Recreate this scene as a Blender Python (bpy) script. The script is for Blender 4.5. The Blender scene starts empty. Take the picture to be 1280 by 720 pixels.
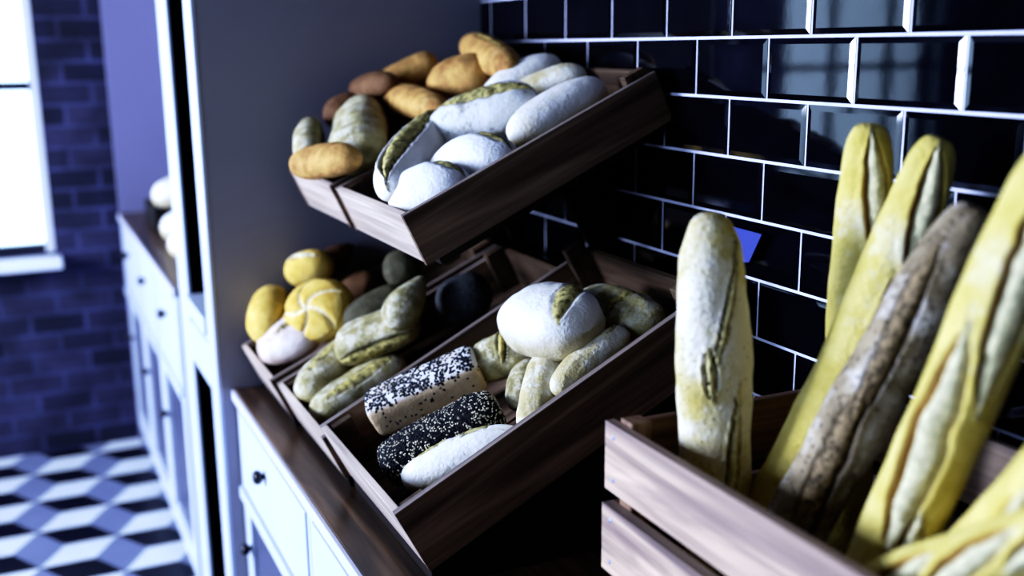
import bpy, math, random
from mathutils import Vector, Matrix, noise

C = bpy.context.scene.collection
PI = math.pi
EYE = Vector((0.0, 0.0, 1.72))          # camera above the floor (z = 0)
WALL = 1.12                              # x of the tiled wall
TOP = 0.90                               # z of the worktop
FRONT = 0.435                            # x of the worktop's front edge
FPX = 1340.0

# ------------------------------------------------------------------ camera basis
def unit(v): return Vector(v).normalized()
_Y = unit((-640.0, -297.0, FPX))                        # the room's depth axis seen from the camera
_zy = 360 + (FPX * FPX - 640 * 60) / 297.0
_U = -unit((60.0, _zy - 360, FPX))
_X = _Y.cross(_U)
if _X[0] < 0: _X = -_X
def ray(px, py):
    d = Vector((px - 640, py - 360, FPX)) / FPX
    return Vector((d.dot(_X), d.dot(_Y), d.dot(_U)))
def at_y(px, py, y):
    r = ray(px, py); return EYE + r * (y / r.y)
def at_plane(px, py, p0, nrm):
    r = ray(px, py); return EYE + r * ((p0 - EYE).dot(nrm) / r.dot(nrm))

# ------------------------------------------------------------------ node helpers
def new_mat(name):
    m = bpy.data.materials.new(name); m.use_nodes = True
    nt = m.node_tree; nt.nodes.clear()
    out = nt.nodes.new('ShaderNodeOutputMaterial'); b = nt.nodes.new('ShaderNodeBsdfPrincipled')
    nt.links.new(b.outputs[0], out.inputs[0])
    return m, nt, b
def node(nt, kind, **kw):
    n = nt.nodes.new(kind)
    for k, v in kw.items():
        if k in n.inputs: n.inputs[k].default_value = v
        else: setattr(n, k, v)
    return n
def ramp(nt, fac, stops):
    r = nt.nodes.new('ShaderNodeValToRGB'); e = r.color_ramp.elements
    while len(e) > 1: e.remove(e[-1])
    e[0].position = stops[0][0]; e[0].color = stops[0][1]
    for p, c in stops[1:]:
        x = e.new(p); x.color = c
    nt.links.new(fac, r.inputs[0]); return r.outputs[0]
def g(v): return (v, v, v, 1)
def c4(c): return (c[0], c[1], c[2], 1)
def mix(nt, fac, a, b):
    m = nt.nodes.new('ShaderNodeMix'); m.data_type = 'RGBA'
    for sock, v in ((m.inputs[0], fac), (m.inputs[6], a), (m.inputs[7], b)):
        if hasattr(v, 'is_output'): nt.links.new(v, sock)
        elif isinstance(v, (int, float)): sock.default_value = v
        else: sock.default_value = c4(v)
    return m.outputs[2]
def coords(nt, scale=(1, 1, 1), rot=(0, 0, 0), loc=(0, 0, 0)):
    t = nt.nodes.new('ShaderNodeTexCoord'); mp = nt.nodes.new('ShaderNodeMapping')
    mp.inputs['Scale'].default_value = scale; mp.inputs['Rotation'].default_value = rot; mp.inputs['Location'].default_value = loc
    nt.links.new(t.outputs['Object'], mp.inputs[0]); return mp.outputs[0]
def bump(nt, b, height, strength=0.3, dist=0.01):
    bp = node(nt, 'ShaderNodeBump', Strength=strength, Distance=dist)
    nt.links.new(height, bp.inputs['Height']); nt.links.new(bp.outputs[0], b.inputs['Normal'])

def paint(name, col, rough=0.5, var=0.06, spec=0.4, scale=6):
    m, nt, b = new_mat(name)
    n = node(nt, 'ShaderNodeTexNoise', Scale=scale, Detail=4.0); nt.links.new(coords(nt), n.inputs['Vector'])
    lo = [x * (1 - var) for x in col]; hi = [min(1, x * (1 + var)) for x in col]
    nt.links.new(ramp(nt, n.outputs['Fac'], [(0.3, c4(lo)), (0.7, c4(hi))]), b.inputs['Base Color'])
    b.inputs['Roughness'].default_value = rough; b.inputs['Specular IOR Level'].default_value = spec
    return m

def wood(name, dark, light, axis, rough=0.55, bands=1.0, spec=0.3, seed=0.0):
    """grain running along the given axis of the object"""
    m, nt, b = new_mat(name)
    s = [16.0, 16.0, 16.0]; s[axis] = 1.1
    s2 = [90.0, 90.0, 90.0]; s2[axis] = 2.5
    v = coords(nt, s, loc=(seed, seed * 1.7, seed * .6)); v2 = coords(nt, s2)
    n1 = node(nt, 'ShaderNodeTexNoise', Scale=1.0, Detail=5.0, Distortion=1.2); nt.links.new(v, n1.inputs['Vector'])
    n2 = node(nt, 'ShaderNodeTexNoise', Scale=1.0, Detail=3.0); nt.links.new(v2, n2.inputs['Vector'])
    base = ramp(nt, n1.outputs['Fac'], [(0.30, c4(dark)), (0.48, c4([d * .5 + l * .5 for d, l in zip(dark, light)])), (0.56, c4(light)), (0.75, c4([d * .4 + l * .6 for d, l in zip(dark, light)]))])
    fine = ramp(nt, n2.outputs['Fac'], [(0.35, g(0.62)), (0.6, g(1.0))])
    mm = nt.nodes.new('ShaderNodeMix'); mm.data_type = 'RGBA'; mm.blend_type = 'MULTIPLY'; mm.inputs[0].default_value = bands
    nt.links.new(base, mm.inputs[6]); nt.links.new(fine, mm.inputs[7])
    nt.links.new(mm.outputs[2], b.inputs['Base Color'])
    b.inputs['Roughness'].default_value = rough; b.inputs['Specular IOR Level'].default_value = spec
    bump(nt, b, n2.outputs['Fac'], 0.25, 0.002)
    return m

def crust(name, col, col2, crumb, edge, flour=(0.80, 0.78, 0.74), amount=0.5, fscale=14, rough=0.8, spot=0.0, rag=0.25):
    """bread: crust in two browns, flour in patches, crumb and dark edges where the mesh's mask says so"""
    m, nt, b = new_mat(name)
    v = coords(nt)
    a = nt.nodes.new('ShaderNodeAttribute'); a.attribute_name = 'mask'
    sep = nt.nodes.new('ShaderNodeSeparateColor'); nt.links.new(a.outputs['Color'], sep.inputs[0])
    n1 = node(nt, 'ShaderNodeTexNoise', Scale=22.0, Detail=6.0, Roughness=0.65); nt.links.new(v, n1.inputs['Vector'])
    n2 = node(nt, 'ShaderNodeTexNoise', Scale=float(fscale), Detail=8.0, Roughness=0.7); nt.links.new(v, n2.inputs['Vector'])
    n3 = node(nt, 'ShaderNodeTexNoise', Scale=150.0, Detail=4.0); nt.links.new(v, n3.inputs['Vector'])
    base = ramp(nt, n1.outputs['Fac'], [(0.35, c4(col)), (0.65, c4(col2))])
    lo = 0.72 - amount * 0.55
    fl = ramp(nt, n2.outputs['Fac'], [(lo, g(0)), (lo + 0.16, g(1))])
    # flour stays where the dough faced up
    mul = nt.nodes.new('ShaderNodeMath'); mul.operation = 'MULTIPLY'
    nt.links.new(fl, mul.inputs[0]); nt.links.new(sep.outputs[2], mul.inputs[1])
    col_o = mix(nt, mul.outputs[0], base, flour)
    n4 = node(nt, 'ShaderNodeTexNoise', Scale=85.0, Detail=3.0, Roughness=0.6); nt.links.new(v, n4.inputs['Vector'])
    cn = ramp(nt, n4.outputs['Fac'], [(0.36, c4([x * rag for x in crumb])), (0.46, c4([x * (rag * .4 + .5) for x in crumb])), (0.58, c4(crumb))])
    col_o = mix(nt, sep.outputs[0], col_o, cn)
    col_o = mix(nt, sep.outputs[1], col_o, edge)
    if spot:
        vo = node(nt, 'ShaderNodeTexVoronoi', Scale=95.0); nt.links.new(v, vo.inputs['Vector'])
        sp = ramp(nt, vo.outputs['Distance'], [(0.12, g(spot)), (0.3, g(0))])
        col_o = mix(nt, sp, col_o, edge)
    nt.links.new(col_o, b.inputs['Base Color'])
    b.inputs['Roughness'].default_value = rough; b.inputs['Specular IOR Level'].default_value = 0.25
    add = nt.nodes.new('ShaderNodeMath'); nt.links.new(n1.outputs['Fac'], add.inputs[0]); nt.links.new(n3.outputs['Fac'], add.inputs[1])
    bump(nt, b, add.outputs[0], 0.5 if amount > .65 else 0.75, 0.0035)
    return m

# ------------------------------------------------------------------ mesh helpers
class MB:
    def __init__(self): self.v = []; self.f = []; self.m = []; self.s = []
    def poly(self, pts, faces, mat=0, smooth=False):
        k = len(self.v); self.v += [tuple(p) for p in pts]
        for f in faces: self.f.append([k + i for i in f]); self.m.append(mat); self.s.append(smooth)
    def box(self, x0, x1, y0, y1, z0, z1, mat=0):
        p = [(x, y, z) for x in (x0, x1) for y in (y0, y1) for z in (z0, z1)]
        self.poly(p, [(0, 1, 3, 2), (4, 6, 7, 5), (0, 4, 5, 1), (2, 3, 7, 6), (0, 2, 6, 4), (1, 5, 7, 3)], mat)
    def prism(self, xz, y0, y1, mat=0):
        n = len(xz); p = [(x, y0, z) for x, z in xz] + [(x, y1, z) for x, z in xz]
        self.poly(p, [tuple(range(n)), tuple(range(2 * n - 1, n - 1, -1))] + [(i, i + n, (i + 1) % n + n, (i + 1) % n) for i in range(n)], mat)
    def lathe(self, prof, origin, axis, n=20, mat=0):
        axis = Vector(axis).normalized(); q = axis.to_track_quat('Z', 'Y'); o = Vector(origin)
        pts = []
        for r, h in prof:
            for i in range(n):
                a = 2 * PI * i / n; pts.append(o + q @ Vector((r * math.cos(a), r * math.sin(a), h)))
        fs = []
        for k in range(len(prof) - 1):
            for i in range(n):
                j = (i + 1) % n; fs.append((k * n + i, k * n + j, (k + 1) * n + j, (k + 1) * n + i))
        fs.append(tuple(range(n - 1, -1, -1))); fs.append(tuple((len(prof) - 1) * n + i for i in range(n)))
        self.poly(pts, fs, mat, True)
    def build(self, name, mats, parent=None, bevel=0.0):
        me = bpy.data.meshes.new(name); me.from_pydata(self.v, [], self.f)
        for m in (mats if isinstance(mats, (list, tuple)) else [mats]): me.materials.append(m)
        for p, i, s in zip(me.polygons, self.m, self.s): p.material_index = i; p.use_smooth = s
        me.validate(); me.update()
        import bmesh
        bm = bmesh.new(); bm.from_mesh(me); bmesh.ops.recalc_face_normals(bm, faces=bm.faces); bm.to_mesh(me); bm.free()
        o = bpy.data.objects.new(name, me); C.objects.link(o)
        if parent: o.parent = parent
        if bevel:
            b = o.modifiers.new('edge', 'BEVEL'); b.width = bevel; b.segments = 2; b.limit_method = 'ANGLE'; b.angle_limit = 0.7
        return o

def tag(o, label, cat, group=None, kind=None):
    o['label'] = label; o['category'] = cat
    if group: o['group'] = group
    if kind: o['kind'] = kind
    return o
def empty(name, loc, rot=(0, 0, 0)):
    o = bpy.data.objects.new(name, None); o.location = loc; o.rotation_euler = rot; o.empty_display_size = 0.05; C.objects.link(o); return o
def struct(o): o['kind'] = 'structure'; return o

# ------------------------------------------------------------------ materials of the setting
M = {}
M['tile'], nt, b = new_mat('black glazed tile')
n = node(nt, 'ShaderNodeTexNoise', Scale=9.0, Detail=2.0); nt.links.new(coords(nt), n.inputs['Vector'])
n2 = node(nt, 'ShaderNodeTexNoise', Scale=140.0, Detail=2.0); nt.links.new(coords(nt), n2.inputs['Vector'])
nt.links.new(ramp(nt, n.outputs['Fac'], [(0.3, (0.002, 0.002, 0.004, 1)), (0.7, (0.004, 0.004, 0.007, 1))]), b.inputs['Base Color'])
ad = node(nt, 'ShaderNodeMath', operation='MULTIPLY_ADD'); nt.links.new(n2.outputs['Fac'], ad.inputs[0]); ad.inputs[1].default_value = 0.05; nt.links.new(n.outputs['Fac'], ad.inputs[2])
b.inputs['Roughness'].default_value = 0.04; b.inputs['Specular IOR Level'].default_value = 0.7
bump(nt, b, ad.outputs[0], 0.03, 0.006)
M['grout'] = paint('pale grout', (0.62, 0.62, 0.74), 0.9, 0.08, 0.1, 20)
M['grey'] = paint('grey partition paint', (0.30, 0.285, 0.33), 0.6, 0.03, 0.3, 3)
M['black'] = paint('black recess', (0.004, 0.004, 0.006), 0.6, 0.1, 0.1)
M['white'] = paint('white cabinet paint', (0.53, 0.58, 0.71), 0.38, 0.03, 0.5, 4)
M['band'] = paint('white edge band', (0.55, 0.55, 0.66), 0.45, 0.04, 0.4, 6)
M['panel'] = paint('dark blue grey panel', (0.075, 0.08, 0.13), 0.35, 0.1, 0.5, 6)
M['knob'] = paint('black iron knob', (0.006, 0.006, 0.010), 0.35, 0.1, 0.5)
M['plaster'] = paint('dark plaster', (0.05, 0.048, 0.06), 0.85, 0.06, 0.2, 3)
M['ceil'] = paint('dark ceiling paint', (0.07, 0.07, 0.085), 0.9, 0.03, 0.2, 3)
M['frame'] = paint('dark window frame', (0.015, 0.016, 0.03), 0.5, 0.1)
M['sill'] = paint('white window sill', (0.80, 0.83, 0.88), 0.5, 0.03)
M['nail'] = paint('steel nail head', (0.45, 0.50, 0.75), 0.3, 0.1, 0.8)
M['nail'].node_tree.nodes['Principled BSDF'].inputs['Metallic'].default_value = 0.6
M['fl_white'] = paint('white floor tile', (0.72, 0.76, 0.80), 0.35, 0.05, 0.4, 8)
M['fl_mid'] = paint('blue grey floor tile', (0.20, 0.225, 0.33), 0.35, 0.08, 0.4, 8)
M['fl_dark'] = paint('black floor tile', (0.008, 0.008, 0.015), 0.35, 0.1, 0.4, 8)
M['card'] = paint('blue card', (0.045, 0.06, 0.25), 0.6, 0.05, 0.2)

m, nt, b = new_mat('dark brick')
br = nt.nodes.new('ShaderNodeTexBrick')
br.inputs['Scale'].default_value = 1.0; br.inputs['Mortar Size'].default_value = 0.008; br.inputs['Mortar Smooth'].default_value = 0.2
br.inputs['Brick Width'].default_value = 0.22; br.inputs['Row Height'].default_value = 0.088; br.inputs['Bias'].default_value = -0.1
br.inputs['Color1'].default_value = (0.008, 0.008, 0.024, 1); br.inputs['Color2'].default_value = (0.034, 0.030, 0.070, 1); br.inputs['Mortar'].default_value = (0.042, 0.042, 0.105, 1)
nt.links.new(coords(nt, rot=(PI / 2, 0, 0)), br.inputs['Vector'])
nn = node(nt, 'ShaderNodeTexNoise', Scale=7.0, Detail=5.0); nt.links.new(coords(nt), nn.inputs['Vector'])
mm = nt.nodes.new('ShaderNodeMix'); mm.data_type = 'RGBA'; mm.blend_type = 'MULTIPLY'; mm.inputs[0].default_value = 1.0
nt.links.new(br.outputs['Color'], mm.inputs[6]); nt.links.new(ramp(nt, nn.outputs['Fac'], [(0.3, g(0.45)), (0.7, g(1.5))]), mm.inputs[7])
nt.links.new(mm.outputs[2], b.inputs['Base Color']); b.inputs['Roughness'].default_value = 0.85
inv = node(nt, 'ShaderNodeMath', operation='SUBTRACT'); inv.inputs[0].default_value = 1.0; nt.links.new(br.outputs['Fac'], inv.inputs[1])
bump(nt, b, inv.outputs[0], 0.6, 0.01)
M['brick'] = m

m = bpy.data.materials.new('window glass'); m.use_nodes = True; nt = m.node_tree; nt.nodes.clear()
o_ = nt.nodes.new('ShaderNodeOutputMaterial'); tr = nt.nodes.new('ShaderNodeBsdfTransparent'); gl = nt.nodes.new('ShaderNodeBsdfGlossy'); mx = nt.nodes.new('ShaderNodeMixShader')
fr = node(nt, 'ShaderNodeFresnel', IOR=1.4); gl.inputs['Roughness'].default_value = 0.02; tr.inputs[0].default_value = (0.93, 0.96, 1, 1)
nt.links.new(fr.outputs[0], mx.inputs[0]); nt.links.new(tr.outputs[0], mx.inputs[1]); nt.links.new(gl.outputs[0], mx.inputs[2]); nt.links.new(mx.outputs[0], o_.inputs[0])
M['glass'] = m

CRATE_D, CRATE_L = (0.085, 0.055, 0.036), (0.25, 0.165, 0.108)
NEAR_D, NEAR_L = (0.16, 0.115, 0.11), (0.66, 0.48, 0.35)
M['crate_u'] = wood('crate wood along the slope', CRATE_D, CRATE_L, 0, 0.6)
M['crate_v'] = wood('lit crate wood along the front', (0.40, 0.31, 0.25), (0.60, 0.49, 0.40), 1, 0.55)  # same crate wood made paler: window light on the fronts painted in
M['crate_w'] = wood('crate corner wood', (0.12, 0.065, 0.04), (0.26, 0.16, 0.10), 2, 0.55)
M['crate_e'] = wood('lit crate edge', (0.16, 0.12, 0.10), (0.34, 0.27, 0.23), 0, 0.5)  # paler wood paints the light caught along the side boards' top rims
M['crate_k'] = wood('shaded crate back wood', (0.045, 0.028, 0.016), (0.125, 0.078, 0.046), 1, 0.65)  # wood darkened to paint in the shade at the backs of the crates
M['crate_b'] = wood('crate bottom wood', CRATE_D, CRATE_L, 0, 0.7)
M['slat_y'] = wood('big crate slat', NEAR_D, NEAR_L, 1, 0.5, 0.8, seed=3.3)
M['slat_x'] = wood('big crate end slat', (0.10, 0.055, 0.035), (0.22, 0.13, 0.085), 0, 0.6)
M['worktop'] = wood('dark worktop wood', (0.010, 0.006, 0.005), (0.150, 0.088, 0.048), 1, 0.32, 0.9, 0.5)
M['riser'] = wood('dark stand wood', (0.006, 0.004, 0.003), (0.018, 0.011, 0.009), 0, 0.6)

# ------------------------------------------------------------------ the room
LEFT, BACK, FAR, CEIL = -3.2, -2.2, 4.88, 3.0
# floor: tumbling block pattern, three rhombi to a hexagon
s = 0.174; q = s * math.sqrt(3) / 2
fl = MB()
fx0, fy0 = -0.055, 3.72
for i in range(-14, 6):
    for j in range(-22, 8):
        ox = fx0 + i * 1.5 * s; oy = fy0 + j * 2 * q + (q if i % 2 else 0)
        if not (LEFT - .2 < ox < 1.1 and BACK - .2 < oy < FAR + .2): continue
        P = lambda a, b_: (ox + a, oy + b_, 0)
        fl.poly([P(0, 0), P(s, 0), P(1.5 * s, q), P(.5 * s, q)], [(0, 1, 2, 3)], 0)
        fl.poly([P(0, 0), P(s, 0), P(1.5 * s, -q), P(.5 * s, -q)], [(0, 3, 2, 1)], 2)
        fl.poly([P(s, 0), P(1.5 * s, q), P(2 * s, 0), P(1.5 * s, -q)], [(0, 3, 2, 1)], 1)
fl.box(LEFT - .1, WALL + .1, BACK - .1, FAR + .1, -0.05, -0.002, 1)
struct(fl.build('floor', [M['fl_white'], M['fl_mid'], M['fl_dark']]))

c = MB(); c.box(LEFT - .1, WALL + .1, BACK - .1, FAR + .1, CEIL, CEIL + .05); struct(c.build('ceiling', M['ceil']))

# tiled wall: bevelled black tiles in running bond over pale grout
w = MB()
PART0, PART1, PARTX = 2.587, 3.18, 0.404
w.box(WALL, WALL + .1, BACK, FAR, 0, CEIL, 1)
ZROW = 1.72 + 0.009
for k in range(-9, 12):
    z0 = ZROW + k * 0.1; off = 1.0247 if k % 2 else 1.124
    for i in range(-12, 9):
        y0 = off + i * 0.2
        a0, a1 = max(y0 + .0025, -1.2), min(y0 + .1975, PART0)
        if a1 - a0 < 0.012: continue
        b0, b1 = z0 + .0025, z0 + .0975
        bv = min(0.009, (a1 - a0) * .4)
        x0, x1, x2 = WALL - 0.0003, WALL - 0.0012, WALL - 0.0030
        pts = [(x0, a0, b0), (x0, a1, b0), (x0, a1, b1), (x0, a0, b1), (x1, a0, b0), (x1, a1, b0), (x1, a1, b1), (x1, a0, b1),
               (x2, a0 + bv, b0 + bv), (x2, a1 - bv, b0 + bv), (x2, a1 - bv, b1 - bv), (x2, a0 + bv, b1 - bv)]
        fs = [(8, 11, 10, 9)]
        for r in (0, 4):
            for e in range(4): fs.append((r + e, r + 4 + e, r + 4 + (e + 1) % 4, r + (e + 1) % 4))
        w.poly(pts, fs, 0)
struct(w.build('wall_right', [M['tile'], M['grout']]))

# far brick wall with two window openings
WINZ0, WINZ1 = 0.875, 2.75
wins = [(-1.25, 0.127), (-2.95, -1.72)]
bk = MB()
xs = [LEFT] + sorted([x for ab in wins for x in ab]) + [WALL]
for i in range(len(xs) - 1):
    a, b_ = xs[i], xs[i + 1]
    if (a, b_) in wins:
        bk.box(a, b_, FAR, FAR + .25, 0, WINZ0); bk.box(a, b_, FAR, FAR + .25, WINZ1, CEIL)
    else: bk.box(a, b_, FAR, FAR + .25, 0, CEIL)
struct(bk.build('wall_far', M['brick']))

def window(n, along, a, b_, at, inward, bars=3):
    """frame, panes and sill of an opening from a to b_ along x (or y) in a wall at `at`"""
    root = empty('window_%d' % n, (0, 0, 0)); struct(root)
    def bx(mb, p0, p1, d0, d1, z0, z1):
        if along == 'x': mb.box(p0, p1, min(d0, d1), max(d0, d1), z0, z1)
        else: mb.box(min(d0, d1), max(d0, d1), p0, p1, z0, z1)
    d0, d1 = at - inward * .06, at - inward * .11
    f = MB(); t = .035
    bx(f, a, a + t, d0, d1, WINZ0, WINZ1); bx(f, b_ - t, b_, d0, d1, WINZ0, WINZ1)
    bx(f, a + t, b_ - t, d0, d1, WINZ1 - t, WINZ1)
    struct(f.build('window_frame', M['sill'], root)); f = MB(); bx(f, a + t, b_ - t, d0, d1, WINZ0, WINZ0 + t)
    struct(f.build('bottom_rail', M['frame'], root)); f = MB()
    for k in range(1, bars):
        p = a + (b_ - a) * k / bars; bx(f, p - .012, p + .012, d0, d1, WINZ0 + t, WINZ1 - t)
    for z in (1.575, 2.2): bx(f, a + t, b_ - t, d0 + inward * .004, d1 - inward * .004, z - .018, z + .018)
    struct(f.build('muntin_grid', M['frame'], root))
    pn = MB(); bx(pn, a + t, b_ - t, at - inward * .082, at - inward * .086, WINZ0 + t, WINZ1 - t); struct(pn.build('pane', M['glass'], root))
    sl = MB(); bx(sl, a - .02, b_ + .02, at + inward * .10, at - inward * .06, WINZ0 - .05, WINZ0 - .005); struct(sl.build('window_sill', M['sill'], root, .006))
window(1, 'x', -1.25, 0.127, FAR, -1)
window(2, 'x', -2.95, -1.72, FAR, -1)

lw = MB()
LWINS = [(-0.4, 1.5), (2.3, 4.2)]
ys = [BACK] + [y for ab in LWINS for y in ab] + [FAR]
for i in range(len(ys) - 1):
    a, b_ = ys[i], ys[i + 1]
    if (a, b_) in LWINS:
        lw.box(LEFT - .25, LEFT, a, b_, 0, WINZ0); lw.box(LEFT - .25, LEFT, a, b_, WINZ1, CEIL)
    else: lw.box(LEFT - .25, LEFT, a, b_, 0, CEIL)
struct(lw.build('wall_left', M['plaster']))
window(3, 'y', -0.4, 1.5, LEFT, 1)
window(4, 'y', 2.3, 4.2, LEFT, 1)
bw = MB(); bw.box(LEFT - .1, WALL + .1, BACK - .1, BACK, 0, CEIL); struct(bw.build('wall_back', M['plaster']))

# partition between the two counters: grey face, white posts, a dark niche in its end
p = MB()
p.box(PARTX + .004, WALL - .001, PART0, PART0 + .03, 0, CEIL)
p.box(PARTX + .004, WALL - .001, PART1 - .03, PART1, 0, CEIL)
struct(p.build('wall_partition', M['grey']))
N0, N1 = 2.685, 2.985
p = MB()
p.box(.80, .82, PART0 + .03, PART1 - .03, 0, CEIL); p.box(PARTX + .006, .80, PART0 + .03, N0, 0, CEIL); p.box(PARTX + .006, .80, N1, PART1 - .03, 0, CEIL)
struct(p.build('wall_niche', M['black']))
t1 = MB(); t1.box(PARTX - .004, PARTX + .0055, PART0 - .003, N0, 0, CEIL); struct(t1.build('trim_1', M['white'], None, .002))
t2 = MB(); t2.box(PARTX - .004, PARTX + .0055, N1, N1 + .08, 0, CEIL); t2.box(PARTX - .001, PARTX + .0055, N1 + .08, PART1, 0, CEIL); struct(t2.build('trim_2', M['white'], None, .002))
t3 = MB(); t3.box(PARTX - .004, PARTX + .05, N0, N1, .875, .985); t3.box(PARTX - .012, PARTX + .05, N0, N1, 1.015, 1.06); t3.box(PARTX + .006, PARTX + .05, N0, N1, .985, 1.015)
struct(t3.build('trim_3', M['white'], None, .002))
M['end'] = paint('grey wall paint in blue light', (0.19, 0.185, 0.29), 0.7, 0.03, 0.2, 3)  # partition's grey with the far zone's bluish light mixed into the colour
p = MB(); p.box(.395, WALL, 4.84, FAR, 0, CEIL); struct(p.build('wall_end', M['end']))

# ------------------------------------------------------------------ counters
def knob(parent, y, z, x):
    k = MB(); k.lathe([(.006, 0), (.006, .012), (.013, .016), (.0165, .023), (.015, .030), (.008, .034)], (x + .012, y, z), (-1, 0, 0))
    return k.build('knob', M['knob'], parent)
def cabinet(y0, y1, label, group, front, top, split, knob_y, knob_z):
    """drawer over a door; front and top are the worktop's front edge and height, split the z between drawer and door"""
    r = empty('counter_cabinet', (0.75, (y0 + y1) / 2, 0)); tag(r, label, 'cabinet', group)
    yc = (y0 + y1) / 2; F = front; T = top - .028
    def L(mb, x0, x1, a, b_, z0, z1, mat=0): mb.box(x0 - .75, x1 - .75, a - yc, b_ - yc, z0, z1, mat)
    c = MB()
    L(c, F + .03, WALL - .02, y0, y1, .08, T); L(c, F + .08, WALL - .05, y0, y1, 0, .08)
    c.build('carcass', M['white'], r)
    f = MB(); st = .018
    L(f, F + .008, F + .03, y0, y0 + st, .08, T); L(f, F + .008, F + .03, y1 - st, y1, .08, T)
    L(f, F + .008, F + .03, y0 + st, y1 - st, T - .02, T); L(f, F - .004, F + .03, y0 + st, y1 - st, split - .03, split); L(f, F + .008, F + .03, y0 + st, y1 - st, .08, .12)
    f.build('face_frame', M['white'], r, .002)
    d = MB(); L(d, F + .004, F + .028, y0 + st + .004, y1 - st - .004, split + .004, T - .024); dr = d.build('drawer', M['white'], r, .003)
    k = knob(dr, knob_y - yc, knob_z, F - .75)
    d = MB(); e = .05; a, b_ = y0 + st + .004, y1 - st - .004; D1 = split - .034
    L(d, F + .008, F + .028, a, a + e, .124, D1); L(d, F + .008, F + .028, b_ - e, b_, .124, D1)
    L(d, F + .008, F + .028, a + e, b_ - e, .124, .124 + e); L(d, F + .008, F + .028, a + e, b_ - e, D1 - e * .5, D1)
    do = d.build('door', M['white'], r, .002)
    d = MB(); L(d, F + .020, F + .027, a + e, b_ - e, .124 + e, D1 - e * .5); d.build('door_panel', M['panel'], do)
    k = knob(do, (y1 - y0) / 2 - .045 - st, .50, F + .004 - .75)
    return r
near = [(1.885, 2.582), (1.168, 1.881), (0.459, 1.164), (-0.25, 0.455)]
names = ['white drawer cabinet of the near counter touching the grey partition', 'white drawer cabinet of the near counter, second from the grey partition',
         'white drawer cabinet of the near counter, third from the grey partition', 'white drawer cabinet of the near counter, farthest from the grey partition']
for (a, b_), nm in zip(near[:2], names): cabinet(a, b_, nm, 'cabinets of the near counter', FRONT, TOP, .652, (a + b_) / 2 + .04, .785)
FTOP = 1.035
fy = [3.19 + i * .5475 for i in range(4)]
fn = ['white drawer cabinet of the far counter right behind the white posts', 'white drawer cabinet in the middle of the far counter', 'white drawer cabinet of the far counter against the brick wall']
for i in range(3): cabinet(fy[i] + .002, fy[i + 1] - .002, fn[i], 'cabinets of the far counter', .388, FTOP, .72, (fy[i] + fy[i + 1]) / 2, .90)

def worktop(y0, y1, front, top, label):
    r = MB(); r.box(front + .004, WALL - .008, y0, y1, top - .025, top)
    o = r.build('worktop', M['worktop'], None, .002); tag(o, label, 'worktop')
    e = MB(); e.box(front - .004, front + .0038, y0, y1, top - .027, top - .002); e.build('edge_band', M['band'], o, .001)
    return o
worktop(0.40, PART0 - .004, FRONT, TOP, 'dark brown wooden worktop under the crates of bread')
worktop(PART1 + .004, 4.838, .388, FTOP, 'brown wooden worktop of the far counter behind the white posts')

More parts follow.
